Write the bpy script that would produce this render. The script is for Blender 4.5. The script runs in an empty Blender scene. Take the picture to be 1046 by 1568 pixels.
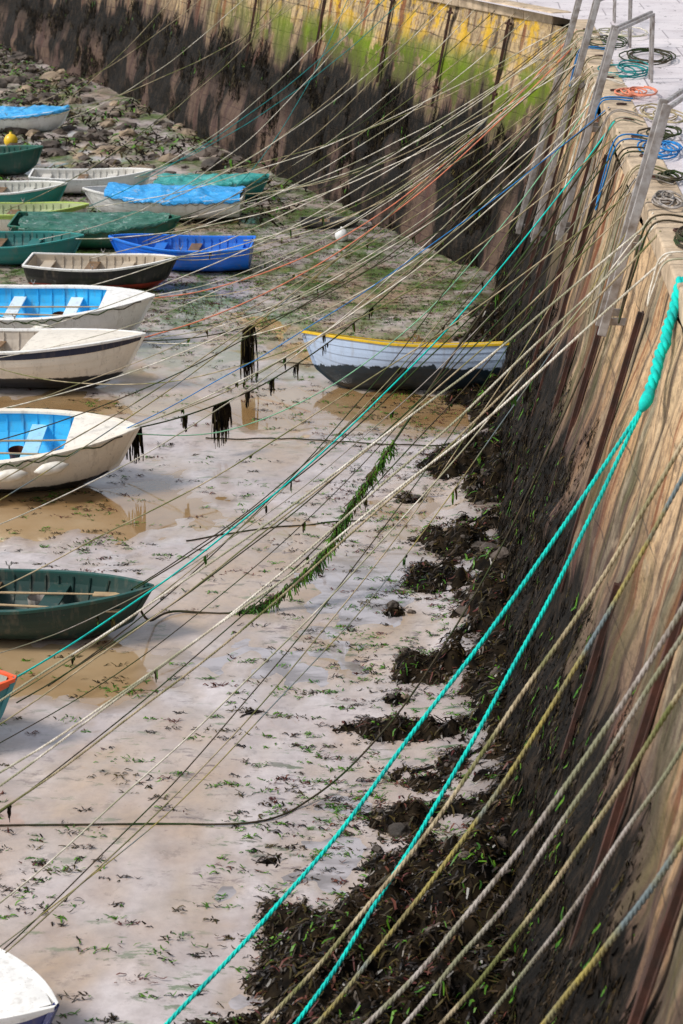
import bpy, math, random
from mathutils import Vector, noise, Matrix
random.seed(7)
R=random.random
U=random.uniform
S=bpy.context.scene
COL=S.collection
def nz(x,y,z=0.0): return noise.noise(Vector((x,y,z)))
def sst(a,b,x):
    t=max(0,min(1,(x-a)/(b-a))); return t*t*(3-2*t)

# ------------------------------------------------------------------ materials
class NT:
    def __init__(s,name):
        s.m=bpy.data.materials.new(name); s.m.use_nodes=True
        s.t=s.m.node_tree; s.p=s.t.nodes['Principled BSDF']; s.L=s.t.links
    def n(s,k): return s.t.nodes.new(k)
    def put(s,inp,v):
        if isinstance(v,bpy.types.NodeSocket): s.L.new(v,inp)
        elif isinstance(v,(tuple,list)) and len(v)==3 and inp.type=='RGBA': inp.default_value=(*v,1)
        else: inp.default_value=v
    def obj(s): return s.n('ShaderNodeTexCoord').outputs['Object']
    def uv(s): return s.n('ShaderNodeTexCoord').outputs['UV']
    def scale(s,v,sc,loc=(0,0,0)):
        m=s.n('ShaderNodeMapping'); s.L.new(v,m.inputs['Vector']); m.inputs['Scale'].default_value=sc; m.inputs['Location'].default_value=loc
        return m.outputs[0]
    def noise(s,v,sc=1,det=4,ro=.55,dist=0):
        k=s.n('ShaderNodeTexNoise'); s.L.new(v,k.inputs['Vector']); k.inputs['Scale'].default_value=sc
        k.inputs['Detail'].default_value=det; k.inputs['Roughness'].default_value=ro; k.inputs['Distortion'].default_value=dist
        return k.outputs[0]
    def ramp(s,f,a,b,c0=(0,0,0),c1=(1,1,1)):
        k=s.n('ShaderNodeValToRGB'); s.L.new(f,k.inputs[0]); e=k.color_ramp.elements
        e[0].position=a; e[1].position=b; e[0].color=(*c0,1); e[1].color=(*c1,1); return k.outputs[0]
    def map(s,f,a,b,c=0,d=1):
        k=s.n('ShaderNodeMapRange'); s.put(k.inputs[0],f); 
        for i,v in enumerate((a,b,c,d)): s.put(k.inputs[i+1],v)
        return k.outputs[0]
    def mix(s,f,a,b,bt='MIX'):
        k=s.n('ShaderNodeMix'); k.data_type='RGBA'; k.blend_type=bt
        s.put(k.inputs[0],f); s.put(k.inputs[6],a); s.put(k.inputs[7],b); return k.outputs[2]
    def math(s,op,a,b=0):
        k=s.n('ShaderNodeMath'); k.operation=op; s.put(k.inputs[0],a); s.put(k.inputs[1],b); return k.outputs[0]
    def sep(s,v):
        k=s.n('ShaderNodeSeparateXYZ'); s.L.new(v,k.inputs[0]); return k.outputs
    def bump(s,h,st=.5,d=.02,prev=None):
        k=s.n('ShaderNodeBump'); s.L.new(h,k.inputs['Height']); k.inputs['Strength'].default_value=st; k.inputs['Distance'].default_value=d
        if prev is not None: s.L.new(prev,k.inputs['Normal'])
        return k.outputs[0]
    def out(s,col=None,rough=.7,nrm=None,metal=0,spec=None):
        if col is not None: s.put(s.p.inputs['Base Color'],col)
        s.put(s.p.inputs['Roughness'],rough); s.put(s.p.inputs['Metallic'],metal)
        if nrm is not None: s.L.new(nrm,s.p.inputs['Normal'])
        if spec is not None: s.p.inputs['Specular IOR Level'].default_value=spec
        return s.m

def simple(name,c1,c2,sc=8,rough=.7,bs=.3,bd=.01,metal=0,det=4,spec=.5):
    n=NT(name); o=n.obj(); f=n.noise(o,sc,det,.6)
    c=n.mix(n.ramp(f,.35,.68),c1,c2)
    return n.out(c,rough,n.bump(n.noise(o,sc*4,3),bs,bd),metal,spec)
def flat2(name,c1,c2,sc,rough,spec):
    n=NT(name); o=n.obj(); c=n.mix(n.ramp(n.noise(o,sc,2,.6),.4,.62),c1,c2); return n.out(c,rough,None,0,spec)

def mud_mat():
    n=NT('wet_mud'); o=n.obj(); s=n.sep(o)
    big=n.noise(n.scale(o,(.22,.16,1)),1,4,.6,.4)
    mid=n.noise(n.scale(o,(1.2,.9,1)),1,6,.62)
    fine=n.noise(o,9,4,.65)
    c=n.mix(n.ramp(mid,.35,.68),(.46,.385,.365),(.68,.61,.605))  # mud tones, paler than wet mud: sheen painted into the base colour
    c=n.mix(n.math('MULTIPLY',n.ramp(big,.49,.64),.85),c,(.46,.31,.17))
    lo=n.map(s[2],-.02,.02,1,0)
    c=n.mix(lo,c,(.37,.25,.13))
    al=n.math('MULTIPLY',n.ramp(n.noise(n.scale(o,(.9,.7,1),(3,1,0)),1,7,.72),.42,.55),n.map(s[1],33,41,.04,1))
    al=n.math('MULTIPLY',al,n.ramp(mid,.38,.52))
    c=n.mix(al,c,(.085,.15,.015))
    sm=n.ramp(n.noise(n.scale(o,(1.8,5.0,1),(1,7,0)),1,6,.74),.565,.61)
    smc=n.mix(n.ramp(n.noise(o,.9,3),.44,.56),(.07,.16,.03),(.10,.06,.065))
    c=n.mix(n.math('MULTIPLY',sm,n.math('MULTIPLY',n.map(s[0],-5.5,-.5,.35,1),n.ramp(n.noise(n.scale(o,(.5,.4,1),(8,2,0)),1,3),.40,.52))),c,smc)
    dk=n.ramp(n.noise(n.scale(o,(2.2,2.2,1),(9,4,0)),1,7,.78),.565,.63)
    dk=n.math('MULTIPLY',dk,n.map(s[1],34,44,.3,1.0))
    c=n.mix(dk,c,(.05,.032,.02))
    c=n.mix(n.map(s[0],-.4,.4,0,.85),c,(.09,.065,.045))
    c=n.mix(n.math('MULTIPLY',n.ramp(fine,.4,.7),.3),c,(.27,.22,.20))
    b=n.bump(mid,.35,.04); b=n.bump(fine,.35,.012,b)
    n.p.inputs['Coat Weight'].default_value=1; n.p.inputs['Coat IOR'].default_value=1.6
    n.put(n.p.inputs['Coat Roughness'],n.map(n.noise(n.scale(o,(.8,.6,1),(5,2,0)),1,3),.38,.62,.02,.24))
    n.L.new(n.bump(mid,.12,.015),n.p.inputs['Coat Normal'])
    return n.out(c,.45,b)
def water_mat():
    n=NT('shallow_water'); o=n.obj(); s=n.sep(o)
    br=n.mix(n.ramp(n.noise(n.scale(o,(.5,.5,1)),1,4),.35,.65),(.30,.175,.07),(.46,.33,.19))
    gy=n.mix(n.ramp(n.noise(n.scale(o,(1.5,3,1)),1,5),.45,.6),(.46,.42,.43),(.24,.21,.20))
    c=n.mix(n.map(s[1],28,25.5),br,n.mix(n.map(s[0],-4.2,-3.2),br,gy))  # sky (grey) and mud (brown) reflections painted into the water colour
    b=n.bump(n.noise(n.scale(o,(2.5,7,1)),1,3,.5,.5),.10,.02)
    n.p.inputs['Coat Weight'].default_value=1; n.p.inputs['Coat IOR'].default_value=1.6
    return n.out(c,.04,b)

def wall_mat(name,far):
    n=NT(name); uv=n.uv(); s=n.sep(uv); u,v=s[0],s[1]
    med=n.noise(uv,2.2,7,.7)
    if far:
        warp=n.noise(uv,.7,2)
        k=n.n('ShaderNodeTexBrick'); 
        vm=n.n('ShaderNodeVectorMath'); vm.operation='MULTIPLY_ADD'; n.L.new(warp,vm.inputs[0]); vm.inputs[1].default_value=(.3,.16,0); n.L.new(uv,vm.inputs[2])
        n.L.new(vm.outputs[0],k.inputs['Vector'])
        k.inputs['Scale'].default_value=1; k.inputs['Brick Width'].default_value=1.25; k.inputs['Row Height'].default_value=.42
        k.inputs['Mortar Size'].default_value=.018; k.inputs['Mortar Smooth'].default_value=.5
        n.put(k.inputs['Color1'],(.56,.40,.21)); n.put(k.inputs['Color2'],(.27,.205,.13)); n.put(k.inputs['Mortar'],(.11,.08,.06))
        c=k.outputs['Color']; mort=k.outputs['Fac']
        c=n.mix(n.math('MULTIPLY',n.ramp(n.noise(uv,.5,4),.42,.62),.5),c,(.62,.46,.25))
    else:
        k=n.n('ShaderNodeTexBrick'); n.L.new(uv,k.inputs['Vector'])
        k.inputs['Scale'].default_value=1; k.inputs['Brick Width'].default_value=2.3; k.inputs['Row Height'].default_value=.85
        k.inputs['Mortar Size'].default_value=.012; k.inputs['Mortar Smooth'].default_value=.6
        n.put(k.inputs['Color1'],(.58,.35,.175)); n.put(k.inputs['Color2'],(.44,.30,.17)); n.put(k.inputs['Mortar'],(.18,.13,.09))
        c=k.outputs['Color']; mort=k.outputs['Fac']
        c=n.mix(n.math('MULTIPLY',n.ramp(n.noise(n.scale(uv,(1.0,.30,1)),1,5),.46,.56),.9),c,(.27,.245,.17))
        c=n.mix(n.math('MULTIPLY',n.ramp(n.noise(n.scale(uv,(.7,.25,1),(5,3,0)),1,5),.50,.60),.85),c,(.66,.46,.27))
    st=n.noise(n.scale(uv,(3.2,.2,1)),1,6,.65)
    c=n.mix(n.math('MULTIPLY',n.ramp(st,.49,.59),.92),c,(.055,.036,.026))
    fine=n.noise(uv,7,5,.7)
    c=n.mix(n.math('MULTIPLY',n.ramp(fine,.48,.64),.72),c,(.11,.075,.055))
    c=n.mix(n.math('MULTIPLY',n.ramp(n.noise(n.scale(uv,(1,1,1),(3,3,0)),3,5,.7),.54,.66),.45),c,(.66,.52,.35))
    ru=n.ramp(n.noise(n.scale(uv,(2.1,.10,1),(7,0,0)),1,4,.6),.57,.63)
    c=n.mix(n.math('MULTIPLY',ru,.8),c,(.19,.055,.02))
    if far:
        ye=n.math('MULTIPLY',n.ramp(n.noise(uv,1.3,7,.75),.50,.58),n.math('MULTIPLY',n.map(v,4.2,5.2),n.map(u,26,13)))
        c=n.mix(n.math('MULTIPLY',ye,.85),c,(.66,.40,.025))
        gr=n.math('MULTIPLY',n.ramp(n.noise(n.scale(uv,(.8,.8,1),(4,8,0)),.8,6,.68),.44,.50),n.math('MULTIPLY',n.map(v,2.7,3.4),n.map(v,5.0,4.4)))
        gr=n.math('MULTIPLY',gr,n.map(u,27,15))
        c=n.mix(n.math('MULTIPLY',gr,.95),c,(.12,.19,.004))
    else:
        gr=n.math('MULTIPLY',n.ramp(n.noise(n.scale(uv,(1.4,.5,1),(4,8,0)),1,6,.7),.48,.56),n.map(v,4.9,2.8))
        c=n.mix(n.math('MULTIPLY',gr,.85),c,(.065,.10,.012))
    fing=n.noise(n.scale(uv,(1.1,.16,1),(2,5,0)),1,6,.7)
    edge=n.math('ADD',v,n.math('MULTIPLY',n.math('SUBTRACT',fing,.5),4.2 if far else 4.4))
    T=3.35 if far else 2.8
    wet=n.map(edge,T+(1.3 if far else 2.0),T,0,.88)
    c=n.mix(wet,c,(.07,.042,.038))
    wd=n.map(edge,T+.12,T-.12)
    if far:
        pt=n.math('MULTIPLY',n.ramp(n.noise(n.scale(uv,(.45,.22,1),(1,3,0)),1,5,.6),.50,.55),n.map(v,2.5,1.6))
        wd=n.math('SUBTRACT',wd,pt); wd=n.math('MAXIMUM',wd,0.0)
    wc=n.mix(n.ramp(n.noise(n.scale(uv,(7,3,1)),1,5,.75),.48,.66),(.004,.003,.002),(.035,.023,.014))
    c=n.mix(wd,c,wc)
    b=n.bump(mort,.6,-.03); b=n.bump(med,.9,.08,b); b=n.bump(fine,.7,.035,b)
    r=n.map(wd,0,1,.85,.7)
    return n.out(c,r,b,0,.18)

def deck_mat():
    n=NT('concrete_deck'); o=n.obj()
    k=n.n('ShaderNodeTexBrick'); n.L.new(n.scale(o,(1,1,1),(.2,.3,0)),k.inputs['Vector']); k.inputs['Scale'].default_value=1
    k.inputs['Brick Width'].default_value=1.9; k.inputs['Row Height'].default_value=1.6; k.inputs['Mortar Size'].default_value=.014
    n.put(k.inputs['Color1'],(.76,.69,.69)); n.put(k.inputs['Color2'],(.66,.60,.61)); n.put(k.inputs['Mortar'],(.30,.25,.26))
    c=n.mix(n.math('MULTIPLY',n.ramp(n.noise(o,1.3,6,.7),.45,.62),.4),k.outputs['Color'],(.42,.35,.36))
    c=n.mix(n.ramp(n.noise(n.scale(o,(5,2,1)),1,5,.7),.60,.66),c,(.10,.08,.07))
    b=n.bump(n.noise(o,12,4,.7),.5,.02)
    return n.out(c,.45,b)

M={}
M['mud']=mud_mat(); M['water']=water_mat()
M['wallq']=wall_mat('quay_masonry',False); M['wallf']=wall_mat('harbour_masonry',True); M['deck']=deck_mat()
M['coping']=simple('coping_stone',(.62,.48,.33),(.30,.225,.15),3,.85,.7,.03)
M['galv']=simple('galvanised_steel',(.42,.40,.39),(.20,.165,.14),7,.55,.4,.004,.2)
M['rust']=simple('rusted_steel',(.085,.030,.018),(.022,.014,.010),3,.9,.8,.01)
M['w_dark']=flat2('weed_dark',(.004,.003,.002),(.018,.012,.006),5,.8,.08)
M['w_wet']=flat2('weed_wet',(.010,.006,.003),(.045,.026,.009),5,.35,.4)
M['w_olive']=flat2('weed_olive',(.028,.023,.006),(.07,.05,.010),6,.6,.2)
M['w_green']=flat2('weed_green',(.03,.11,.012),(.10,.24,.015),6,.5,.25)
M['w_red']=flat2('weed_red',(.09,.022,.022),(.13,.045,.025),6,.5,.25)
M['rock']=simple('rock',(.12,.09,.07),(.02,.016,.012),1.5,.75,.9,.05)
M['rocklt']=simple('rock_light',(.36,.27,.18),(.14,.105,.075),2,.85,.9,.05)

def ropemat(name,c1,c2,c3=None):
    n=NT(name); o=n.obj(); f=n.noise(o,6,4,.7); c=n.mix(n.ramp(f,.42,.64),c1,c2)
    if c3: c=n.mix(n.ramp(n.noise(o,1.1,3,.6),.46,.58),c,c3)
    return n.out(c,.85,n.bump(n.noise(o,160,2),.6,.004),0,.3)
RM={'white':ropemat('rope_offwhite',(.78,.73,.64),(.44,.39,.29),(.34,.33,.22)),
 'grey':ropemat('rope_grey',(.40,.36,.33),(.18,.15,.12),(.22,.22,.14)),
 'buff':ropemat('rope_buff',(.46,.38,.25),(.24,.19,.11),(.14,.15,.05)),
 'yellow':ropemat('rope_khaki',(.34,.28,.08),(.20,.17,.08),(.15,.19,.20)),
 'turq':ropemat('rope_turquoise',(.002,.62,.53),(.008,.38,.35)),
 'turqd':ropemat('rope_teal',(.01,.24,.24),(.02,.15,.15)),
 'blue':ropemat('rope_blue',(.02,.22,.55),(.03,.11,.28)),
 'pink':ropemat('rope_salmon',(.78,.24,.13),(.52,.22,.15)),
 'dark':ropemat('rope_weedy',(.035,.028,.016),(.075,.055,.03),(.025,.05,.01)),
 'green':ropemat('rope_pale_green',(.25,.55,.33),(.20,.38,.26))}

# ------------------------------------------------------------------ mesh utils
def mk(name,V,F,mats,mi=None,smooth=False,parent=None,uvs=None):
    me=bpy.data.meshes.new(name); me.from_pydata([tuple(v) for v in V],[],F)
    for m in mats: me.materials.append(m)
    if mi is not None: me.polygons.foreach_set('material_index',mi)
    if smooth: me.polygons.foreach_set('use_smooth',[True]*len(F))
    if uvs is not None:
        l=me.uv_layers.new(name='UVMap'); d=[]
        for lp in me.loops: d+=list(uvs[lp.vertex_index])
        l.data.foreach_set('uv',d)
    me.update()
    ob=bpy.data.objects.new(name,me); COL.objects.link(ob)
    if parent: ob.parent=parent
    return ob
def empty(name,loc=(0,0,0)):
    e=bpy.data.objects.new(name,None); e.location=loc; e.empty_display_size=.2; COL.objects.link(e); return e
def box(V,F,p0,p1,w,d,up=Vector((0,0,1))):
    p0=Vector(p0);p1=Vector(p1);a=(p1-p0).normalized()
    if abs(a.dot(up))>.95: up=Vector((1,0,0))
    s=a.cross(up).normalized(); t=s.cross(a).normalized()
    b=len(V)
    for p in(p0,p1):
        for i,j in((-1,-1),(1,-1),(1,1),(-1,1)): V.append(p+s*(w/2*i)+t*(d/2*j))
    F+= [(b,b+3,b+2,b+1),(b+4,b+5,b+6,b+7)]+[(b+i,b+(i+1)%4,b+4+(i+1)%4,b+4+i) for i in range(4)]
def tube(V,F,pts,r,n=8):
    b0=len(V); P=[Vector(p) for p in pts]
    for i,p in enumerate(P):
        a=(P[min(i+1,len(P)-1)]-P[max(i-1,0)]).normalized()
        up=Vector((0,0,1)) if abs(a.z)<.9 else Vector((1,0,0))
        s=a.cross(up).normalized(); t=s.cross(a)
        rr=r[i] if isinstance(r,(list,tuple)) else r
        for k in range(n):
            an=2*math.pi*k/n; V.append(p+s*(rr*math.cos(an))+t*(rr*math.sin(an)))
    for i in range(len(P)-1):
        for k in range(n):
            F.append((b0+i*n+k,b0+i*n+(k+1)%n,b0+(i+1)*n+(k+1)%n,b0+(i+1)*n+k))
    F.append(tuple(b0+k for k in range(n))[::-1]); F.append(tuple(b0+(len(P)-1)*n+k for k in range(n)))
def bevel(ob,w=.008,seg=2):
    m=ob.modifiers.new('bevel','BEVEL'); m.width=w; m.segments=seg; m.limit_method='ANGLE'

# ------------------------------------------------------------------ ground
XT=1.86; ZT=6.0; XB=.48
def wx(z): return XB+(XT-XB)*z/ZT
FW=[Vector((1.0,43.3)),Vector((-3.9,53.4)),Vector((-8.0,61.6)),Vector((-13.6,74.0)),Vector((-21.6,87.7)),Vector((-40,113)),Vector((-80,150))]
pools=[(-1.2,33.9,2.8,1.5,.10),(-7.4,28.0,3.2,1.3,.09),(-5.6,22.0,2.6,1.0,.08),(-7.5,33.6,3,1.0,.06),(-4.6,40,2,1.0,.05),(-1.4,38.5,2.4,1.4,.05),(-1.1,24,1.0,4.5,.035),(-1.5,17.5,1.0,2.2,.03)]
def gz(x,y):
    z=.036+nz(x*.16,y*.13,3)*.05+nz(x*.7,y*.5,7)*.040+nz(x*2.6,y*2.1,1)*.024+nz(x*7,y*6,2)*.009
    for px,py,a,b,h in pools:
        d=((x-px)/a)**2+((y-py)/b)**2
        if d<6: z-=h*math.exp(-d)
    z+=.16*sst(-.6,.5,x)*(1+.9*nz(x*1.5,y*.9,5))
    if y>44: z+=.012*(y-44)+.10*sst(48,60,y)*nz(x*1.3,y*1.0,9)
    return z
xs=[-700,-300,-150,-90,-60,-45,-36]+[-30+.1*i for i in range(341)]+[8,20,60,150,300,700]
ys=[-700,-200,-60,-10,2]; y=7.0
while y<100: ys.append(y); y+=.0045*y+.005
ys+=[105,120,150,220,400,900]
V=[];F=[]
nx=len(xs)
for y in ys:
    for x in xs: V.append((x,y,gz(max(-30,min(4,x)),max(7,min(100,y)))))
for j in range(len(ys)-1):
    for i in range(nx-1):
        a=j*nx+i; F.append((a,a+1,a+1+nx,a+nx))
mk('mud_ground',V,F,[M['mud']],smooth=True)
mk('water',[(-60,5,0),(.9,5,0),(.9,60,0),(-60,60,0)],[(0,1,2,3)],[M['water']])

# ------------------------------------------------------------------ quay wall
def quay_face(y,z):
    d=nz(y*.5,z*.5,11)*.10+nz(y*2,z*2,4)*.04
    low=sst(3.2,1.2,z+nz(y*.8,z*.2,20)*1.6)
    d+=-low*(.08+.16*max(0,nz(y*1.6,z*1.6,30)+.25))
    return wx(z)+d+.02
qw=empty('quay_wall')
V=[];F=[];UVs=[]
Y0,Y1=-6,45.8
ny=420;nzv=64
for i in range(ny+1):
    y=Y0+(Y1-Y0)*i/ny
    for j in range(nzv+1):
        z=-.4+(ZT-.27+.4)*j/nzv
        V.append((quay_face(y,z),y,z)); UVs.append((y,z))
for i in range(ny):
    for j in range(nzv):
        a=i*(nzv+1)+j; F.append((a,a+nzv+1,a+nzv+2,a+1))
mk('stone_face',V,F,[M['wallq']],smooth=True,parent=qw,uvs=UVs)
V=[];F=[]; y=Y0
while y<43.2:
    l=U(1.2,1.9); g=.012
    o=U(-.02,.02)
    box(V,F,(XT+.19+o,y+g,5.87+U(-.006,.006)),(XT+.19+o,min(43.3,y+l-g),5.87),.46,.28)
    y+=l
c=mk('coping',V,F,[M['coping']],parent=qw); bevel(c,.025,3)
V=[];F=[]
yr=8.0;k=0
while yr<43:
    zb=U(.6,2.6); zt=U(5.0,5.70) if k%3 else U(3.6,4.6)
    a=(wx(zb)-.06,yr,zb); b=(wx(zt)-.04,yr+U(-.05,.05),zt)
    box(V,F,a,b,U(.045,.07),.05,up=Vector((1,0,.3)))
    box(V,F,(a[0]+.03,yr,zb),(b[0]+.03,b[1],zt),.13,.016,up=Vector((1,0,.3)))
    yr+=U(1.7,3.8); k+=1
mk('steel_rails',V,F,[M['rust']],parent=qw)

def off(i,d):
    p=FW[i]; a=FW[max(0,i-1)]; b=FW[min(len(FW)-1,i+1)]
    t=(b-a).normalized(); nrm=Vector((t.y,-t.x)); return p+nrm*d
BAT=.2*ZT
V=[(XT+.05,Y0,5.985),(300,Y0,5.985)]
edge=[off(i,BAT+.05) for i in range(len(FW))]
V+= [(300,300,5.985)]+[(-80,300,5.985)]+[(e.x,e.y,5.985) for e in reversed(edge[1:])]+[(XT+.05,43.3,5.985)]
mk('quay_deck',V,[tuple(range(len(V)))],[M['deck']])

# ------------------------------------------------------------------ far harbour wall
hw=empty('harbour_wall')
cum=[0]
for i in range(len(FW)-1): cum.append(cum[-1]+(FW[i+1]-FW[i]).length)
def fwp(s,z,extra=0):
    for i in range(len(FW)-1):
        if s<=cum[i+1] or i==len(FW)-2:
            t=(s-cum[i])/(cum[i+1]-cum[i]); p=FW[i].lerp(FW[i+1],t)
            nn=(off(i,1)-FW[i]).lerp(off(i+1,1)-FW[i+1],t)
            p=p+nn*(BAT*z/ZT+extra); return Vector((p.x,p.y,z)),nn
V=[];F=[];UVs=[]; ns=430; nh=54; TOT=cum[-1]
for i in range(ns+1):
    s=TOT*(i/ns)**1.5
    for j in range(nh+1):
        z=-.3+(ZT-.25+.3)*j/nh
        low=sst(3.4,1.6,z+nz(s*.6,z*.2,20)*1.5)
        d=nz(s*.5,z*.6,15)*.12+nz(s*1.8,z*1.8,6)*.05-low*(.08+.2*max(0,nz(s*1.4,z*1.2,33)+.2))
        p,_=fwp(s,z,d); V.append(p); UVs.append((s,z))
for i in range(ns):
    for j in range(nh):
        a=i*(nh+1)+j; F.append((a,a+1,a+nh+2,a+nh+1))
mk('stone_face',V,F,[M['wallf']],smooth=True,parent=hw,uvs=UVs)
V=[];F=[]; s=1.2
while s<100:
    l=U(1.3,2.0); a,_=fwp(s+.012,5.87,.2); b,_=fwp(s+l-.012,5.87,.2); box(V,F,a,b,.5,.28); s+=l
c=mk('coping',V,F,[M['coping']],parent=hw); bevel(c,.03,3)
V=[];F=[]
for s in (3.2,6.4,10,14.6,20,27,36):
    zb=U(3.0,3.9); a,_=fwp(s,zb,-.08); b,_=fwp(s,5.7,-.08); box(V,F,a,b,.08,.07)
    for q in (.2,.95):
        m=a.lerp(b,q); box(V,F,m+Vector((-.06,.12,0)),m+Vector((.06,-.12,0)),.05,.05)
mk('steel_rails',V,F,[M['rust']],parent=hw)

# ------------------------------------------------------------------ ladders
def ladder(y0,zt=7.1,zb=4.6):
    e=empty('quay_ladder',(0,0,0)); V=[];F=[]
    f=lambda z:wx(z)-.16
    for sy in(-.22,.22):
        y=y0+sy
        box(V,F,(f(zb),y,zb),(f(zt),y,zt),.05,.10,up=Vector((1,0,.3)))
        box(V,F,(f(zt)+.03,y+.02,zt-.03),(f(zt)+.75,y+2.6,zt-.03),.045,.045)
        box(V,F,(f(zt)+.75,y+2.6,zt-.01),(f(zt)+.78,y+2.65,5.99),.045,.045)
        for z in(5.6,zb+.15):
            box(V,F,(f(z)-.02,y+.06,z),(f(z)+.30,y+.06,z),.05,.08)
    st=mk('stringers',V,F,[M['galv']],parent=e); bevel(st,.008,2)
    V=[];F=[]; z=zb+.12
    while z<5.95:
        tube(V,F,[(f(z),y0-.22,z),(f(z),y0+.22,z)],.014,8); z+=.28
    mk('rungs',V,F,[M['galv']],smooth=False,parent=e)
ladder(21.6,7.15,4.6); ladder(30.3,7.1,3.9); ladder(35.5,7.1,2.8); ladder(40.3,7.1,2.0)

# ------------------------------------------------------------------ ropes
def curve(name,lines,r,mat,parent=None):
    cu=bpy.data.curves.new(name,'CURVE'); cu.dimensions='3D'; cu.bevel_depth=r; cu.bevel_resolution=1
    for pts in lines:
        sp=cu.splines.new('POLY'); sp.points.add(len(pts)-1)
        co=[]
        for p in pts: co+=[p[0],p[1],p[2],1]
        sp.points.foreach_set('co',co)
    cu.materials.append(mat); ob=bpy.data.objects.new(name,cu); COL.objects.link(ob)
    if parent: ob.parent=parent
    return ob
def sagline(a,b,sag,n=48,wob=.025):
    a=Vector(a);b=Vector(b);o=[];sd=U(0,99)
    for i in range(n+1):
        t=i/n; p=a.lerp(b,t); p.z-=4*sag*t*(1-t)
        p.x+=nz(t*7,sd)*wob; p.z+=nz(t*7,sd+5)*wob*1.5
        g=gz(p.x,p.y)+.015 if p.z<.6 else -9
        if p.z<g: p.z=g
        o.append(p)
    return o
def strands(pts,r,pitch):
    P=[Vector(p) for p in pts]; D=[0]
    for i in range(len(P)-1): D.append(D[-1]+(P[i+1]-P[i]).length)
    n=int(D[-1]/(pitch/8)); n=min(n,2200); out=[[],[],[]]; j=0
    for i in range(n+1):
        d=D[-1]*i/n
        while j<len(P)-2 and D[j+1]<d: j+=1
        t=(d-D[j])/max(1e-6,D[j+1]-D[j]); p=P[j].lerp(P[j+1],t); a=(P[j+1]-P[j]).normalized()
        s=a.cross(Vector((0,0,1))).normalized(); u=s.cross(a)
        for k in range(3):
            an=2*math.pi*(d/pitch+k/3); out[k].append(p+s*(r*.52*math.cos(an))+u*(r*.52*math.sin(an)))
    return out
ALL=[];KEY={}
def rope(a,b,sag,r,mat,twist=False,n=48,name='mooring_rope',key=None):
    pts=sagline(a,b,sag,n); ALL.append(pts)
    if key: KEY[key]=pts
    if twist: return curve(name,strands(pts,r,r*9),r*.56,RM[mat])
    return curve(name,[pts],r,RM[mat])
def Q(y,z=6.02,dx=0): return (XT+dx,y,z)
kn=Vector((1.50,16.75,5.20))
curve('mooring_rope',strands(sagline(Q(17.9),kn,.03,10),.05,.3),.03,RM['turq'])
rope(kn,(-2.95,13.0,.3),.36,.019,'turq',True)
rope(kn,(-1.75,13.2,.3),.40,.019,'turq',True)
V=[];F=[]; tube(V,F,[kn+Vector((.04,.08,.07)),kn+Vector((.02,.04,.03)),kn,kn+Vector((-.03,-.05,-.04)),kn+Vector((-.05,-.08,-.08))],[.03,.055,.06,.05,.025],10)
mk('rope_knot',V,F,[RM['turq']],smooth=True)
rope(Q(14.6),(-2.2,13.1,.3),.50,.018,'buff',True)
rope(Q(14.1),(-1.9,13.0,.3),.62,.018,'yellow',True)
rope(Q(12.2),(-1.5,13.2,.3),.55,.020,'grey',True)
rope(Q(11.9),(-1.2,13.0,.3),.45,.018,'grey',True)
rope(Q(11.3),(-.8,13.2,.3),.40,.018,'buff',True)
rope(Q(10.7),(-.55,13.0,.3),.35,.016,'grey',True)
rope(Q(9.6),(-.4,12.4,.3),.25,.021,'yellow',True)
for ys_,e,sg,r,m in [(20.6,(-5.2,17.6,.4),.34,.012,'white'),(20.2,(-5.2,16.8,.4),.42,.0115,'buff'),(20.9,(-6.2,18.6,.4),.30,.012,'white'),
   (22.4,(-6.5,17.0,.4),.5,.008,'buff'),(21.2,(-4.6,15.6,.3),.5,.008,'white'),(24,(-5.1,19.9,.6),.6,.008,'dark'),(25.5,(-4.2,15.2,.3),.8,.007,'dark'),
   (28,(-5.5,20.1,.6),.85,.011,'turq'),(26.2,(-4.3,23.2,.7),.55,.009,'dark'),(29,(-4.35,23.2,.7),.75,.008,'dark'),(24.5,(-3.9,14.3,.9),.9,.007,'buff'),
   (19.0,(-5.3,17.9,.4),.30,.012,'white'),(23.0,(-8,21,.4),.55,.008,'buff'),(27,(-5.4,18.8,.4),1.1,.006,'dark'),(22,(-4.3,14.9,.4),.9,.006,'yellow'),(31,(-6.0,19.0,.4),1.2,.007,'buff'),(25,(-5.9,21.5,.4),1.0,.006,'grey'),(23.6,(-5.5,16.4,.3),.75,.007,'dark')]:
    rope(Q(ys_),e,sg,r,m,r>.0112)
bows=dict(l=(-5.6,29.15,.95),k2=(-6.4,35,.9),k1=(-6.8,38.2,.95),h=(-5.5,45.0,.75),j=(-7.05,43,.75),g=(-7.6,47.4,.75),e=(-6.4,50.9,.8),d=(-9.5,53.9,.7),f=(-10.2,48.9,.7),a=(-13.9,64.7,.7),i=(-9.6,45.3,.7))
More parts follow.
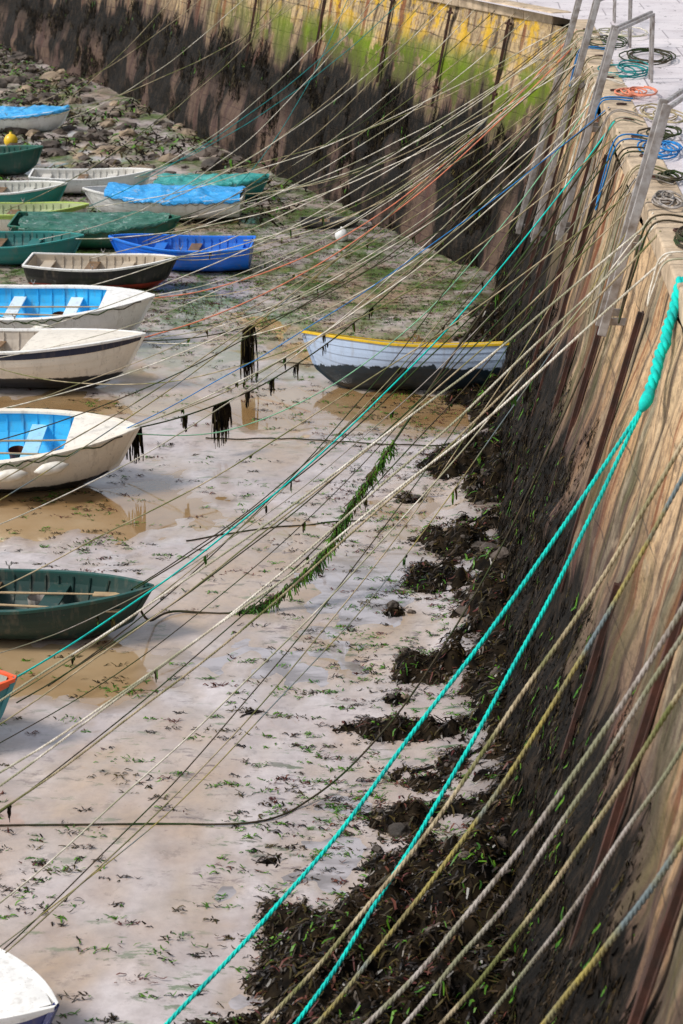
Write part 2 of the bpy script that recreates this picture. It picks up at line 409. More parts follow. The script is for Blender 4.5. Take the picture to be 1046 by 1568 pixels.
for ys_,b,sg,r,m in [(30.5,'l',.7,.011,'white'),(33.0,'l',.9,.008,'buff'),(38.5,'l',1.6,.012,'dark'),(35.5,'k2',1.1,.009,'white'),(39.5,'k2',1.0,.013,'pink'),(37,'k2',1.5,.011,'dark'),
   (38.2,'k1',.9,.009,'white'),(41,'k1',1.3,.013,'pink'),(34,'k1',1.1,.008,'buff'),(40,'h',.8,.009,'buff'),(42,'h',1.1,.010,'white'),
   (39,'j',.9,.010,'white'),(41.5,'j',1.4,.009,'buff'),(42.5,'g',1.0,.009,'dark'),(40.6,'g',.6,.010,'white'),(42,'e',.9,.011,'white'),(38,'e',.7,.009,'buff'),(42.6,'f',.7,.011,'white'),
   (41.8,'d',.8,.009,'buff'),(36,'i',.9,.010,'white'),(43,'i',1.3,.009,'dark'),(32,'l',1.8,.009,'green'),(29.5,'l',.35,.008,'blue'),(34.5,'j',.8,.008,'buff'),(37.6,'g',1.3,.008,'dark'),(31.5,'k2',1.3,.009,'white')]:
    e=bows[b]; rope(Q(ys_),(e[0]+U(-.05,.05),e[1],e[2]),sg,r,m,key=(b,ys_))
for ys_,e in [(27.0,(-9,34,.7)),(29.2,(-10,38,.7)),(31.2,(-9.5,30,.7)),(33.4,(-9,27.5,.8)),(35,(-8,25,.3)),(38,(-11,33,.8)),(40,(-9,24,.4)),(42,(-8,23,.7)),(36.2,(-5,21,.3)),(34.2,(-9,31.4,.3)),(39.4,(-10,36.6,.3)),(41.4,(-9.5,41,.3))]:
    rope(Q(ys_),e,U(.8,1.6),U(.007,.010),random.choice(['white','buff','yellow','dark','grey']))
for s,b,sg,m in [(3,'h',.6,'buff'),(5,'e',.5,'white'),(4,'g',.7,'dark'),(7,'h',.8,'buff'),(9,'d',.6,'turqd'),(8,'e',.8,'buff'),(12,'d',.7,'white'),(14,'a',.6,'buff'),
   (11,'g',.9,'white'),(17,'d',.6,'dark'),(19,'a',.6,'white'),(22,'a',.7,'buff'),(10,'f',.6,'turqd'),(16,'f',.8,'buff'),(6.5,'i',1.0,'white'),(26,'a',.5,'buff'),(13,'e',.7,'turqd'),(2.2,'j',.9,'white')]:
    p,_=fwp(s,6.02,.1); e=bows[b]; rope(p,(e[0]+U(-2.5,.05),e[1],e[2]-.05),sg,.010,m)
WR=[(-4.35,23.15,.70),(-4.2,23.4,.18),(-3.96,24.0,.06),(-2.96,24.05,.09),(-2.1,24.6,.58),(-1.63,25.2,1.25),(-.9,25.9,2.25),(0,26.6,3.5),(1.0,27.4,4.8),(1.86,28.1,6.02)]
def catmull(P,n=8):
    P=[Vector(p) for p in P]; o=[]
    for i in range(len(P)-1):
        a,b,c,d=P[max(0,i-1)],P[i],P[i+1],P[min(len(P)-1,i+2)]
        for k in range(n):
            t=k/n; o.append(.5*((2*b)+(c-a)*t+(2*a-5*b+4*c-d)*t*t+(3*b-a-3*c+d)*t**3))
    return o+[P[-1]]
wr=catmull(WR); curve('mooring_rope',[wr],.016,RM['dark'])
gr1=catmull([(1.25,22.2,4.0),(.4,21.4,2.2),(-.5,20.3,.9),(-1.1,19.5,.35),(-1.64,18.9,.06),(-2.2,18.3,.05),(-3.4,18.15,.06),(-5.2,18.0,.05)]); curve('mooring_rope',[gr1],.011,RM['dark'])
for pts in [[(-3.9,37,.05),(-2.8,36.8,.06),(-1.9,37.1,.08)],[(-4.6,31.8,.05),(-3,31.9,.06),(-1,31.7,.12),(.3,31.9,.4)],[(-4.2,26.8,.06),(-3,27.5,.06),(-1.6,27.9,.05)]]:
    c=[Vector((p.x,p.y,gz(p.x,p.y)+.012)) for p in catmull(pts,12)]; curve('ground_rope',[c],.011,RM['dark'])

# ------------------------------------------------------------------ weed ribbons
class Rib:
    def __init__(s): s.V=[];s.F=[];s.mi=[]
    def add(s,p,d,n,L,w,seg=3,droop=0,m=0,wav=.3):
        p=Vector(p); d=Vector(d).normalized(); n=Vector(n).normalized(); sd=d.cross(n).normalized(); b=len(s.V)
        ph=U(0,6)
        for i in range(seg+1):
            t=i/seg; ww=w*(.55+.6*math.sin(math.pi*min(1,t*.9+.1)))*.5
            q=p+d*(L*t)+n*(math.sin(ph+t*5)*wav*w)+Vector((0,0,-droop*L*t*t))+sd*(math.sin(ph*2+t*4)*wav*w)
            s.V+=[q-sd*ww,q+sd*ww]
        for i in range(seg):
            a=b+2*i; s.F.append((a,a+1,a+3,a+2)); s.mi.append(m)
    def make(s,name,mats,parent=None): return mk(name,s.V,s.F,mats,s.mi,parent=parent)
WM=[M['w_dark'],M['w_olive'],M['w_green'],M['w_red'],M['w_wet']]
rb=Rib(); c=0
while c<24000:
    y=U(7,43.5); z=R()**1.2*4.0
    if z+nz(y*.8,z*.2,20)*1.8+nz(y*2.5,z,8)*1.0>2.5: continue
    x=quay_face(y,z)
    m=(0 if R()<.8 else 4) if R()<.88 else (1 if R()<.7 else 2)
    rb.add((x-.01,y,z),(U(-.4,.05),U(-.5,.5),-1),(-1,U(-.4,.4),.1),U(.08,.24),U(.012,.03),3,0,m,.5); c+=1
rb.make('seaweed',WM,qw)
rb=Rib(); c=0
while c<13000:
    s=R()**1.2*48; z=R()*3.9
    if z+nz(s*.6,z*.2,20)*1.7+nz(s*2.2,z*.6,8)*1.0>3.0: continue
    if nz(s*.4,z*.3,77)>.08 and z<2.3: continue
    p,nn=fwp(s,z,-.10)
    m=0 if R()<.93 else (1 if R()<.85 else 2)
    rb.add(p,(U(-.25,.25),U(-.25,.25),-1),(-nn.x,-nn.y,0),U(.1,.35),U(.025,.055),3,0,m,.5); c+=1
rb.make('seaweed',WM,hw)
# weed bank: irregular heaps at the foot of the wall, thinning out over the mud
heaps=[(-.30,30.8,.55,.9,.30),(.25,33,.4,.9,.25),(-.45,25.6,.55,.6,.26),(-.66,27.3,.28,.3,.2),(-.62,22.4,.6,.5,.22),(-.6,20.7,.7,.40,.22),(-1.5,16.6,.42,.3,.24),(-1.15,15.9,.6,.35,.22),(-1.6,15.2,.4,.25,.2),
 (-.3,17.3,.8,.7,.26),(-.35,15.9,.9,.8,.34),(-.6,14.6,1.1,.9,.38),(.2,23.8,.5,.9,.2),(.25,28.5,.4,1.0,.2),(.2,36,.4,1.4,.25),(.3,39,.5,1.6,.25),(-.5,12.8,1.3,1.3,.45),(-.95,29.0,.25,.28,.18),(-.9,21.5,.22,.18,.16),(-.2,26.9,.45,.4,.2),(-.75,18.6,.35,.28,.2),(-1.0,24.3,.25,.22,.15),(-.5,19.4,.5,.4,.2),(-2.0,17.6,.3,.16,.12),(-1.9,14.3,.5,.3,.2),(-2.5,21.0,.25,.12,.1),(-.4,34.6,.4,.4,.16)]
def bank(x,y):
    h=0
    for (a,b,rx,ry,hh) in heaps:
        if abs(y-b)<3*ry: h+=hh*math.exp(-((x-a)/rx)**2-((y-b)/ry)**2)
    rag=.55*nz(x*1.3,y*.8,91)+.45*nz(x*3.3,y*2.6,92)+.3*nz(x*8,y*7,93)
    return h*(.85+1.6*rag)+max(0,.34*(sst(-.9,.6,x)-.5+rag*.9))-.075
V=[];F=[]; idx={}
bx=[-3.0+.06*i for i in range(62)]; by=[11+.07*j for j in range(430)]
H=[[bank(x,y) for x in bx] for y in by]
for j in range(len(by)-1):
    for i in range(len(bx)-1):
        if max(H[j][i],H[j][i+1],H[j+1][i],H[j+1][i+1])>0:
            f=[]
            for (q,w_) in((j,i),(j,i+1),(j+1,i+1),(j+1,i)):
                if (q,w_) not in idx:
                    idx[(q,w_)]=len(V); x,y=bx[w_],by[q]; V.append((x,y,gz(x,y)+min(.42,H[q][w_])-.012))
                f.append(idx[(q,w_)])
            F.append(tuple(f))
sw=empty('seaweed_bank')
mk('mound_core',V,F,[M['w_dark']],smooth=True,parent=sw)
rb=Rib(); c=0; tr=0
while c<26000 and tr<500000:
    tr+=1
    y=11+R()**1.4*30; x=U(-3.0,.7); h=bank(x,y)
    if h<-.010: continue
    q=R(); patch=nz(x*1.1,y*1.1,66)
    m=(4 if q<.55 else 0) if q<.72 else(1 if q<.91 else (2 if patch>-.05 else 3))
    an=U(0,6.28)
    rb.add((x,y,max(0,gz(x,y))+max(0,min(.42,h))+U(-.01,.025)),(math.cos(an),math.sin(an),U(-.35,.35)),(U(-.6,.6),U(-.6,.6),1),U(.05,.16),U(.010,.026),3,.5,m,.6); c+=1
rb.make('fronds',WM,sw)
rb=Rib(); c=0;tries=0
while c<8000 and tries<200000:
    tries+=1
    y=12.5+R()**1.25*44; x=U(-9.5-.1*y,.6)
    if x< -(y*.29+.6): continue
    dens=.07+.5*sst(-3.6,-.3,x)*(.4+.9*max(0,.3+nz(x*.9,y*.7,52)))+.6*max(0,nz(x*.6,y*.4,50))+.8*sst(36,42,y)
    if R()>dens: continue
    g=gz(x,y)
    sz=U(.02,.10)*(1 if R()<.86 else 2.6)*(1.6 if y>38 else 1); q=R(); base=4 if q<.30 else(1 if q<.46 else(2 if q<.86 else 3))
    for k in range(int(U(2,9)+sz*60)):
        r_=R()*sz; an=U(0,6.28); px=x+math.cos(an)*r_*2.2; py=y+math.sin(an)*r_*.8
        m=base if R()<.8 else random.randrange(5)
        an=U(-.9,.9)+(3.14 if R()<.5 else 0)
        rb.add((px,py,max(g,0.0)+U(.004,.014)),(math.cos(an),math.sin(an),U(-.05,.08)),(U(-.25,.25),U(-.25,.25),1),U(.03,.11),U(.007,.022),3,.05,m,.8)
    c+=1
rb.make('scattered_seaweed',WM)
rbt=Rib()
def tuft(pts,fr,L,n,span=2,ms=(0,)):
    # soft clump: strands start along a short run of the rope, splay and droop
    for k in range(n):
        f=fr*48+U(-span,span)*.25; i=int(f); p=pts[i].lerp(pts[min(i+1,48)],f-i)
        q=Vector(p); d=Vector((U(-.5,.5),U(-.3,.3),-1)); l=L*(U(.25,1)**1.3); w=U(.008,.026); b=len(rbt.V); m=random.choice(ms); sg=7; ph=U(0,6)
        for j in range(sg+1):
            t=j/sg; ww=w*(.5+.7*math.sin(math.pi*(.15+.8*t)))*.5
            rbt.V+=[q+Vector((-ww,ww*.6*math.sin(ph+j),0)),q+Vector((ww,-ww*.6*math.sin(ph+j),0))]
            d=(d*.6+Vector((math.sin(ph+j*1.7)*.22,math.cos(ph*2+j)*.2,-1))*.4).normalized(); q=q+d*(l/sg)
        for j in range(sg): a=b+2*j; rbt.F.append((a,a+1,a+3,a+2)); rbt.mi.append(m)
lr=KEY[('l',38.5)]; kr=KEY[('k2',37)]
tuft(kr,.74,1.15,90,2.4,(0,0,0,1))
for fr,L,n in [(.81,.78,90),(.97,.62,60),(.66,.3,12),(.71,.3,10),(.76,.3,12),(.88,.28,12),(.6,.2,8),(.5,.2,8)]:
    tuft(lr,fr,L,n,2.6 if L>.5 else 1,(0,0,0,1))
for k in range(22,46):
    for q in range(34):
        p=wr[k].lerp(wr[k+1],R())
        rbt.add(p+Vector((U(-.05,.05),U(-.05,.05),U(-.03,.03))),(U(-.6,.4),U(-.4,.4),U(-1,-.3)),(U(-.5,.5),-1,.4),U(.05,.16),.016,3,.3,random.choice((2,2,2,1)),.6)
for pts in ALL[16:44]:
    for k in range(8,44,2):
        if R()<.14: tuft(pts,k/48,U(.06,.22),5,.5,(0,1,2))
rbt.make('hanging_seaweed',WM)

# ------------------------------------------------------------------ rocks
import bmesh
bm=bmesh.new(); bmesh.ops.create_icosphere(bm,subdivisions=2,radius=1); rv=[v.co.copy() for v in bm.verts]; rf=[tuple(v.index for v in f.verts) for f in bm.faces]; bm.free()
V=[];F=[];mi=[]
def rock(x,y,z,s,m):
    b=len(V); sd=U(0,99); an=U(0,6.28); sx,sy,sz=U(.7,1.4),U(.7,1.2),U(.4,.75)
    for v in rv:
        k=1+.55*nz(v.x*1.3+sd,v.y*1.3,v.z*1.3); q=Vector((v.x*sx,v.y*sy,v.z*sz))*k*s
        q.rotate(Matrix.Rotation(an,3,'Z')); V.append((x+q.x,y+q.y,z+q.z))
    for f in rf: F.append(tuple(b+i for i in f)); mi.append(m)
c=0
while c<900:
    y=56+R()**.8*38; x=U(-32,-4)
    lim=-8.0-(y-61.6)*.46 if y>61.6 else -3.9-(y-53.4)*.5
    if x>lim-.2 or x<lim-16: continue
    if R()<.3 and nz(x*.3,y*.3,60)<0: continue
    rock(x,y,gz(max(-30,x),y),U(.06,.32)*(1 if R()<.88 else 1.6),0 if R()<.8 else 1); c+=1
c=0
while c<260:
    y=U(10,42); x=U(-1.1,.5); h=bank(x,y)
    if h<-.03: continue
    rock(x,y,gz(x,y)+max(0,h)*.8,U(.02,.07)*(1 if R()<.93 else 2),0 if R()<.9 else 1); c+=1
mk('rock_rubble',V,F,[M['rock'],M['rocklt']],mi)
rb=Rib()
for k in range(11000):
    y=50+R()*38; lim=-8.0-(y-61.6)*.46 if y>61.6 else -3.9-(y-53.4)*.5
    x=U(lim-14,lim)
    if nz(x*.4,y*.4,71)<-.12: continue
    an=U(0,6.28); q=R()
    rb.add((x,y,gz(max(-30,x),y)+U(0,.2)),(math.cos(an),math.sin(an),U(-.4,.4)),(0,-.4,1),U(.1,.4),U(.03,.08),3,.4,0 if q<.66 else (1 if q<.86 else 2),.5)
rb.make('shore_seaweed',WM)

# ------------------------------------------------------------------ boats
def paint(name,top,bottom=None,zs=0,jag=.04,rough=.35):
    n=NT(name); o=n.obj(); z=n.sep(o)[2]
    c=n.mix(n.math('MULTIPLY',n.ramp(n.noise(o,2.2,5,.65),.42,.7),.3),top,tuple(x*.55+.02 for x in top))
    st=n.ramp(n.noise(n.scale(o,(9,9,.9)),1,4,.6),.53,.70)
    c=n.mix(n.math('MULTIPLY',st,.35),c,(.22,.17,.12))
    if bottom:
        e=n.math('ADD',z,n.math('MULTIPLY',n.math('SUBTRACT',n.noise(n.scale(o,(5,5,3)),1,5,.65),.5),jag*6))
        bc=n.mix(n.ramp(n.noise(o,6,5,.7),.4,.65),bottom,tuple(x*.6+.015 for x in bottom))
        c=n.mix(n.map(e,zs+.01,zs-.01),c,bc)
        c=n.mix(n.map(z,.16,.0,0,.75),c,(.10,.075,.045))
    sp=n.ramp(n.noise(o,28,3,.7),.64,.70); c=n.mix(n.math('MULTIPLY',sp,.5),c,(.12,.09,.07))
    return n.out(c,rough,n.bump(n.noise(o,10,3),.15,.01))
def tarp(name,c):
    n=NT(name); o=n.obj()
    cc=n.mix(n.ramp(n.noise(o,2.5,4,.6),.35,.75),c,tuple(min(.9,x*1.15+.06) for x in c))
    cc=n.mix(n.math('MULTIPLY',n.ramp(n.noise(o,5,5,.7),.60,.68),.6),cc,(.6,.62,.62))
    b=n.bump(n.noise(n.scale(o,(2,6,2)),1,4,.6,1.2),1,.12)
    return n.out(cc,.38,b)
VAR=simple('varnished_wood',(.24,.14,.07),(.12,.075,.04),5,.5,.3,.005)
OAR=simple('oar_wood',(.50,.36,.20),(.34,.24,.14),5,.5,.3,.005)
FEN=simple('fender_vinyl',(.80,.77,.70),(.55,.50,.42),5,.45,.2,.004)
def boat(name,x,y,head,L,B,H,hull,bottom=None,zs=.3,rim=(.7,.7,.68),inside=(.4,.4,.38),cover=None,cov=(0,1),ridge=.14,heel=0,jag=.02,planks=7,fenders=(),foredeck=None,trim=0,top=None,thw=3,double=False,oars=False,lash=False,seat=None,rimw=1.0,fd0=.70):
    e=empty(name,(x,y,gz(x,y)-.05)); e.rotation_euler=(math.radians(heel),math.radians(trim),math.radians(head))
    mh=paint(name+'_hull_paint',hull,bottom,zs,jag); mr=paint(name+'_rim_paint',rim,rough=.4); mi_=paint(name+'_inside_paint',inside,rough=.5)
    mt=paint(name+'_sheer_paint',top) if top else mh
    ms=paint(name+'_seat_paint',seat) if seat else VAR
    ns=34
    def f(t):
        if t>.42: return max(0,1-((t-.42)/.58)**3.0)**.8
        k=(.42-t)/.42
        return max(0,1-k**2.6)**.8 if double else 1-.20*k*k
    hb=lambda t:B/2*f(t)
    sh=lambda t:H*(1+.24*max(0,(t-.4)/.6)**2+.08*max(0,(.4-t)/.4)**2)
    ke=lambda t:.03+H*.45*max(0,(t-.82)/.18)**2.4+ H*.10*max(0,(.2-t)/.2)
    def pt(t,u,side,o=0,zo=0):
        ph=u*math.pi/2; yy=hb(t)*math.sin(ph)**.72; zz=ke(t)+(sh(t)-ke(t))*(1-math.cos(ph))**.85
        xx=-L/2+L*t+ .10*L*(zz/H)*max(0,(t-.7)/.3)**1.5-.07*L*max(0,(t-.6)/.4) - (.03*L*(zz/H)*max(0,(.15-t)/.15))
        return Vector((xx,side*(max(0,yy+o)),zz+zo))
    V=[];F=[];mi=[]
    for side in(-1,1):
        for p in range(planks):
            u0,u1=.10+.90*p/planks if p else 0,.10+.90*(p+1)/planks; b=len(V)
            for i in range(ns+1):
                t=i/ns; V.append(pt(t,u0,side,.014 if p else 0)); V.append(pt(t,(u0+u1)/2,side,.008)); V.append(pt(t,u1,side,0))
            for i in range(ns):
                for k in(0,1):
                    a=b+3*i+k; q=(a,a+3,a+4,a+1); F.append(q if side<0 else q[::-1]); mi.append(1 if p==planks-1 else 0)
            if p:
                b2=len(V)
                for i in range(ns+1): V.append(pt(i/ns,u0,side,.014)); V.append(pt(i/ns,u0,side,0))
                for i in range(ns): a=b2+2*i; F.append((a,a+2,a+3,a+1)); mi.append(0)
    if not double:
        b=len(V); us=[k/10 for k in range(11)]
        ring=[pt(0,u,-1) for u in reversed(us)]+[pt(0,u,1) for u in us[1:]]
        V+=ring; F.append(tuple(range(b,b+len(ring)))); mi.append(0)
    h=mk('hull',V,F,[mh,mt],mi,parent=e)
    V=[];F=[]; pts=[pt(i/20,0,1)+Vector((0,0,-.01)) for i in range(21)]+[pt(1,u,1)+Vector((.015,0,0)) for u in (.3,.5,.7,.85,1)]
    for a,b_ in zip(pts[:-1],pts[1:]): 
        if (b_-a).length>1e-4: box(V,F,a,b_,.05,.07,up=Vector((0,1,0)))
    mk('keel',V,F,[mh],parent=e)
    V=[];F=[]
    for side in(-1,1):
        b=len(V)
        for i in range(ns+1):
            t=i/ns; p=pt(t,1,side); o=side
            for dy,dz in((.03,-.035),(.035,.012),(-.03*rimw,.016),(-.035*rimw,-.03)):
                yy=p.y+o*dy
                if yy*o<0: yy=0
                V.append(Vector((p.x+(.03 if i==ns else 0),yy,p.z+dz)))
        for i in range(ns):
            for k in range(4): a=b+4*i+k; a2=b+4*i+(k+1)%4; F.append((a,a2,a2+4,a+4))
    if not double:
        box(V,F,pt(0,1,-1)+Vector((0,0,-.01)),pt(0,1,1)+Vector((0,0,-.01)),.05*rimw,.05)
    g=mk('gunwale',V,F,[mr],parent=e); bevel(g,.006,2)
    if not cover or cov!=(0,1):
        V=[];F=[]; us=[.42,.55,.7,.85,1]
        for i in range(ns+1):
            t=.015+.965*i/ns
            for side,uu in((-1,us[::-1]),(1,us)):
                for u in uu: V.append(pt(t,u,side,-.035,-.012))
        m=len(us)*2
        for i in range(ns):
            for k in range(m-1): a=i*m+k; F.append((a,a+1,a+m+1,a+m))
        F.append(tuple(range(m)))
        mk('inner_hull',V,F,[mi_],smooth=False,parent=e)
        V=[];F=[]
        for i in range(2,15):
            t=i/16
            for side in(-1,1):
                P=[pt(t,u,side,-.045,-.02) for u in(.45,.6,.75,.9,.98)]
                for a,b_ in zip(P[:-1],P[1:]): box(V,F,a,b_,.03,.02)
        mk('ribs',V,F,[mi_],parent=e)
        for k,t in enumerate([.10,.42,.70][:thw]):
            V=[];F=[]; u=.80; a=pt(t,u,-1,-.03); b_=pt(t,u,1,-.03); box(V,F,a,b_,.26,.03); o=mk('thwart_%d'%(k+1),V,F,[ms if k%2 or seat else mi_],parent=e); bevel(o,.006,2)
        if oars:
            for k,sy in enumerate((-.18,.12)):
                V=[];F=[]; z0=pt(.42,.80,1).z+.05
                P=[Vector((-L*.34+L*.68*i/10,sy+.10*i/10*(1 if k else -1),z0+.02*i/10)) for i in range(11)]
                tube(V,F,P,[.018]*8+[.016,.014,.012],8)
                box(V,F,P[-1]-Vector((.05,0,0)),P[-1]+Vector((.42,.02,0)),.13,.014)
                mk('oar_%d'%(k+1),V,F,[OAR],parent=e)
            cz=pt(.25,.45,1).z
            P=[Vector((-L*.26+.13*math.cos(a*.5)*(1+.2*math.sin(a)),.12*math.sin(a*.5),cz+.03+.003*a)) for a in range(60)]
            curve('rope_heap',[P],.012,RM['buff'],parent=e)
            V=[];F=[]; tube(V,F,[(L*.12,.2,cz),(L*.12,.2,cz+.02),(L*.12,.2,cz+.26)],[.10,.11,.135],14); F.pop(); mk('bailing_bucket',V,F,[M['w_red'] if L>3.8 else RM['grey']],parent=e)
    if foredeck:
        V=[];F=[]; n=12; ma=paint(name+'_deck_paint',foredeck)
        for i in range(n+1):
            t=fd0+(.995-fd0)*i/n
            for k in range(7):
                q=-1+2*k/6; p=pt(t,1,1,-.03); V.append(Vector((p.x,p.y*q,p.z+.005+.05*(1-q*q)*f(t))))
        for i in range(n):
            for k in range(6): a=i*7+k; F.append((a,a+7,a+8,a+1))
        mk('foredeck',V,F,[ma],smooth=True,parent=e)
        V=[];F=[]; p=pt(fd0,1,1,-.03); box(V,F,(p.x,-p.y,p.z-.04),(p.x,p.y,p.z-.04),.03,.1); mk('deck_beam',V,F,[ma],parent=e)
    if cover:
        V=[];F=[]; n=60; m=25; sd=U(0,50); ma=tarp(name+'_tarpaulin',cover)
        for i in range(n+1):
            tt=i/n; t=cov[0]+(cov[1]-cov[0])*tt; p=pt(min(t,1),1,1)
            for k in range(m):
                q=-1+2*k/(m-1)
                if abs(q)>.88: z=p.z+.03-(abs(q)-.88)/.12*(.10+.09*nz(tt*9,q*2,sd)); yy=math.copysign(p.y+.045,q)
                else:
                    yy=q/.88*(p.y+.045); z=p.z+.03+ridge*(1-abs(q/.88)**1.3)*(.6+.4*math.sin(math.pi*tt))-.05*abs(math.sin(tt*9+sd))*(1-q*q)
                    z+=nz(tt*8,q*3,sd)*.09*(1-q*q)+nz(tt*20+q*3,q*4,sd)*.04
                V.append(Vector((p.x+(nz(q*3,sd)*.12 if i in(0,n) else 0),yy,z)))
        for i in range(n):
            for k in range(m-1): a=i*m+k; F.append((a,a+m,a+m+1,a+1))
        mk('cover',V,F,[ma],smooth=True,parent=e)
    if cover or lash:
        c0,c1=cov if cover else (0,.97)
        for side in(-1,1):
            P=[pt(c0+(c1-c0)*i/60,1,side,.065,(-.07 if cover else -.03)+.035*math.sin(i*1.3)) for i in range(61)]
            curve('lashing',[P],.012 if lash else .008,RM['dark'],parent=e)
    for k,(t,side) in enumerate(fenders):
        p=pt(t,.9,side,.13,-.06); d=(pt(t+.03,.9,side)-pt(t-.03,.9,side)).normalized()
        V=[];F=[]; rr=[.01,.05,.085,.10,.10,.10,.085,.05,.01]; ps=[p+d*(.55*(i/8-.5)) for i in range(9)]
        tube(V,F,ps,rr,12); mk('fender_%d'%(k+1),V,F,[FEN],smooth=True,parent=e)
        curve('fender_line',[[p-d*.2,pt(t,1,side,.05,.03)]],.006,RM['white'],parent=e)
        curve('fender_line',[[p+d*.2,pt(t,1,side,.05,.03)]],.006,RM['white'],parent=e)
    V=[];F=[]
    for side in(-1,1):
        p=pt(.48,1,side)+Vector((0,0,.02)); tube(V,F,[p,p+Vector((0,0,.05))],.012,6); tube(V,F,[p+Vector((-.04,0,.11)),p+Vector((-.03,0,.06)),p+Vector((0,0,.05)),p+Vector((.03,0,.06)),p+Vector((.04,0,.11))],.009,6)
    p=pt(.995,.9,1)+Vector((.03,0,0)); tube(V,F,[p+Vector((.03*math.cos(a),0,.03*math.sin(a))) for a in [k*.7 for k in range(10)]],.007,6)
    mk('fittings',V,F,[M['galv']],parent=e)
    return e
W=(.84,.83,.80); CR=(.82,.75,.64); NAVY=(.012,.018,.05); BLK=(.015,.015,.017); CY=(.04,.52,.90)
boat('rowing_boat',-1.25,35.3,180,3.65,1.5,.88,(.45,.56,.74),(.008,.022,.035),.48,(.84,.54,.015),(.40,.43,.46),heel=13,jag=.045)
boat('open_dinghy',-9.05,38.3,0,4.6,1.8,.85,W,NAVY,.28,W,CY,foredeck=W,heel=9,seat=(.70,.80,.86),lash=True,rimw=2.2,fd0=.84,oars=True,fenders=((.35,-1),(.6,-1)))
boat('open_dinghy',-8.75,35.0,-2,4.7,1.75,.88,CR,BLK,.36,W,(.55,.48,.40),foredeck=CR,heel=0,top=NAVY,fd0=.6,rimw=1.5)
boat('open_dinghy',-7.85,29.3,2,4.6,1.9,.86,CR,BLK,.30,CR,(.05,.54,.92),foredeck=(.84,.79,.7),heel=10,lash=True,rimw=2.4,fd0=.83,seat=(.35,.66,.86),oars=True,fenders=((.30,-1),(.50,-1),(.66,-1),(.80,-1)))
boat('green_dinghy',-6.1,23.3,-2,3.6,1.4,.62,(.006,.036,.030),(.008,.022,.02),.12,(.010,.075,.062),(.010,.045,.038),heel=1,jag=.01,oars=True)
boat('orange_dinghy',-6.80,20.0,0,3.0,1.3,.72,(.04,.25,.27),(.02,.05,.06),.15,(.88,.12,.03),(.4,.4,.35),top=(.88,.12,.03),heel=3)
boat('sailing_dinghy',-4.9,14.45,-22,3.0,1.3,.62,(.012,.025,.17),NAVY,.1,W,W,top=W,foredeck=W,heel=4,fd0=.5)
boat('covered_dinghy',-8.27,50.9,180,3.9,1.5,.66,W,BLK,.14,W,W,cover=(.02,.34,.78),cov=(0.0,.88),heel=-3,ridge=.22)
boat('teal_dinghy',-7.4,53.6,0,2.8,1.3,.58,(.02,.25,.22),BLK,.1,(.02,.30,.28),(.03,.2,.18),cover=(.02,.30,.28),cov=(0,1),heel=3)
boat('white_dinghy',-10.9,54.2,5,3.1,1.3,.55,W,(.4,.38,.33),.08,W,(.62,.6,.55),heel=3)
boat('lime_dinghy',-11.7,48.9,0,3.2,1.4,.66,CR,BLK,.08,(.42,.55,.12),(.4,.45,.25),top=(.42,.55,.12),heel=2)
boat('white_dinghy',-12.8,52.1,0,3.0,1.35,.6,(.03,.26,.22),BLK,.1,W,(.5,.5,.45),heel=4)
boat('green_dinghy',-9.46,47.35,0,3.8,1.45,.66,(.010,.12,.075),(.01,.04,.03),.1,(.015,.15,.09),(.01,.10,.07),heel=6,cover=(.012,.12,.08),cov=(.05,.95),ridge=.03)
boat('blue_dinghy',-6.95,45.1,180,3.1,1.4,.66,(.006,.17,.85),(.01,.08,.38),.1,(.012,.22,.88),(.02,.18,.66),heel=-3)
boat('teal_dinghy',-11.2,45.4,0,3.3,1.4,.6,(.02,.20,.19),BLK,.1,(.02,.25,.23),(.02,.15,.14),heel=4)
boat('clinker_boat',-8.5,43.0,0,3.1,1.35,.62,BLK,(.45,.05,.03),.24,W,(.50,.42,.32),top=BLK,heel=3,jag=.005)
boat('covered_dinghy',-15.5,64.7,0,3.4,1.4,.66,W,BLK,.05,W,W,cover=(.03,.38,.82),cov=(0,1),heel=4)
boat('green_dinghy',-14.5,56.9,0,3.0,1.4,.7,(.012,.085,.065),BLK,.05,(.02,.14,.10),(.01,.08,.06),heel=2)
boat('black_punt',-3.9,50.2,5,1.4,.7,.22,(.03,.03,.03),BLK,.05,(.06,.06,.055),(.03,.03,.03),thw=2)
def buoy(x,y,r,c):
    V=[];F=[]; z=gz(x,y)+r*.85; n=12
    prof=[(r*math.sin(math.pi*i/n),-r*math.cos(math.pi*i/n)) for i in range(1,n)]
    P=[(x,y,z-r)]+[(x,y,z+q) for _,q in prof]+[(x,y,z+r),(x,y,z+r*1.25)]
    Rr=[r*.05]+[p for p,_ in prof]+[r*.18,r*.16]
    tube(V,F,P,Rr,20); mk('mooring_buoy',V,F,[c],smooth=True)
buoy(-14.9,61.6,.22,paint('buoy_yellow',(.80,.52,.01)))
buoy(-3.45,48.4,.17,paint('buoy_white',(.84,.84,.82)))

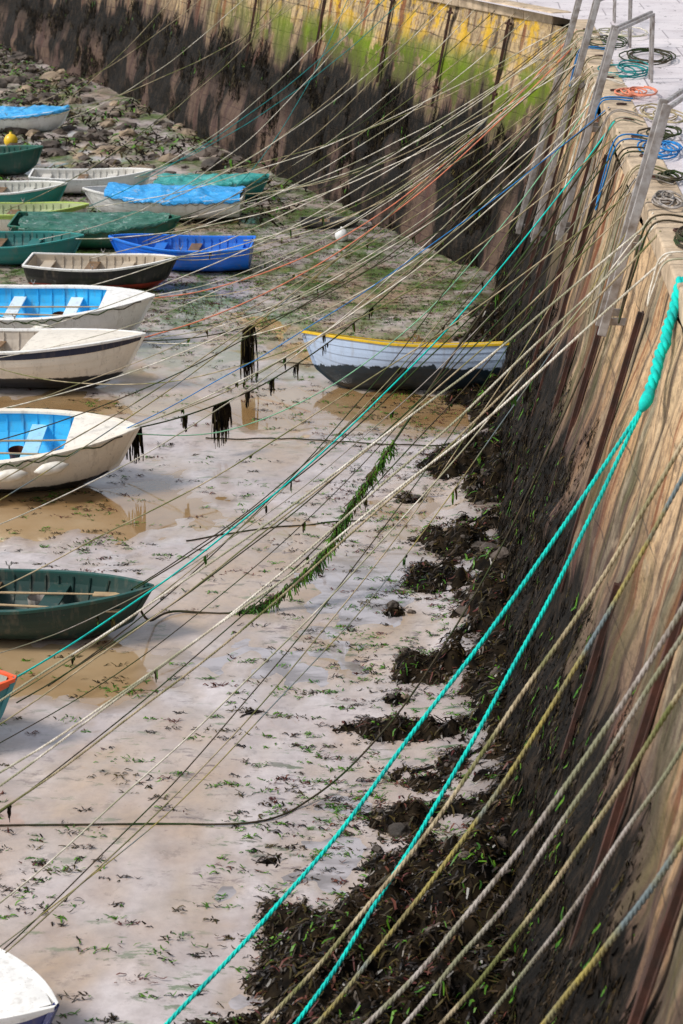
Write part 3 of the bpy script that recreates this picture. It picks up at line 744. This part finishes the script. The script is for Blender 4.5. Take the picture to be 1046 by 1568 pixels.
# ------------------------------------------------------------------ clutter on the deck / wall
def squig(cx,cy,z,rx,ry,n,h=.05):
    P=[];a=U(0,6)
    for i in range(n*14):
        a+=.45; k=1+.8*nz(i*.06,cx,cy)
        P.append(Vector((cx+rx*k*math.cos(a)+nz(i*.03,1,cx)*rx*1.5,cy+ry*k*math.sin(a)+nz(i*.03,9,cy)*ry*1.5,z+.02+h*R()*.3+h*i/(n*14))))
    return P
for (x,y,rx,ry,m) in [(2.3,25.3,.16,.5,'blue'),(2.05,21.9,.12,.35,'grey'),(2.5,28.6,.18,.6,'buff'),(2.2,23.3,.12,.3,'dark'),(2.3,31,.2,.5,'pink'),(2.35,34,.25,.7,'turqd'),(2.3,38.5,.25,.9,'dark'),(2.6,40.5,.3,.8,'white'),(2.1,19.7,.1,.3,'dark'),(2.4,26.8,.15,.4,'dark'),(2.9,36.5,.3,.8,'dark')]:
    curve('rope_coil',[squig(x,y,6.0,rx,ry,6)],.012,RM[m])
for y in [18.6,20.4,22.8,23.6,25,26,27.5,28.4,30,32,33,35,37,38.6,40]:
    d=U(.4,1.8); w=U(.1,.4); zz=6.05
    P=[(XT+.35,y,zz),(XT-.06,y,zz),(wx(6-d*.5)-.12,y+w*.3,6-d*.5),(wx(6-d)-.12,y+w*.5,6-d),(wx(6-d*.5)-.13,y+w*.8,6-d*.5),(XT-.06,y+w,zz),(XT+.4,y+w,zz)]
    curve('draped_rope',[catmull(P,8)],U(.009,.013),RM[random.choice(['green','white','buff','grey','blue','white','dark'])])
V=[];F=[]
for k in range(16):
    y=17+k*1.6; tube(V,F,[(XT+.2+.07*math.cos(a),y+.07*math.sin(a),6.03) for a in [i*.53 for i in range(13)]],.012,6)
mk('mooring_rings',V,F,[M['rust']],parent=qw)

# ------------------------------------------------------------------ light, sky, camera
w=bpy.data.worlds.new('World'); S.world=w; w.use_nodes=True
t=w.node_tree; bg=t.nodes['Background']; sk=t.nodes.new('ShaderNodeTexSky'); sk.sky_type='NISHITA'; sk.sun_disc=False
sd=Vector((-1,-.35,1.25)).normalized()
sk.sun_elevation=math.asin(sd.z); sk.sun_rotation=math.atan2(sd.x,sd.y)%(2*math.pi)
sk.dust_density=2.0; sk.air_density=1.2
hs=t.nodes.new('ShaderNodeHueSaturation'); hs.inputs['Saturation'].default_value=.50
t.links.new(sk.outputs[0],hs.inputs['Color']); t.links.new(hs.outputs[0],bg.inputs['Color']); bg.inputs['Strength'].default_value=.15
sl=bpy.data.lights.new('sun','SUN'); sl.energy=2.9; sl.angle=math.radians(12); sl.color=(1,.95,.88)
so=bpy.data.objects.new('sun',sl); COL.objects.link(so); so.rotation_euler=(-sd).to_track_quat('-Z','Y').to_euler()
cd=bpy.data.cameras.new('camera'); cam=bpy.data.objects.new('camera',cd); COL.objects.link(cam); S.camera=cam
cam.location=(0,0,10); cam.rotation_euler=(math.radians(90-19.41),0,math.radians(4.08))
cd.sensor_fit='VERTICAL'; cd.sensor_height=36; cd.lens=68.9; cd.clip_end=3000; cd.clip_start=.1
cd.dof.use_dof=True; cd.dof.focus_distance=27; cd.dof.aperture_fstop=2.8
S.view_settings.view_transform='Standard'; S.view_settings.look='None'; S.view_settings.exposure=0
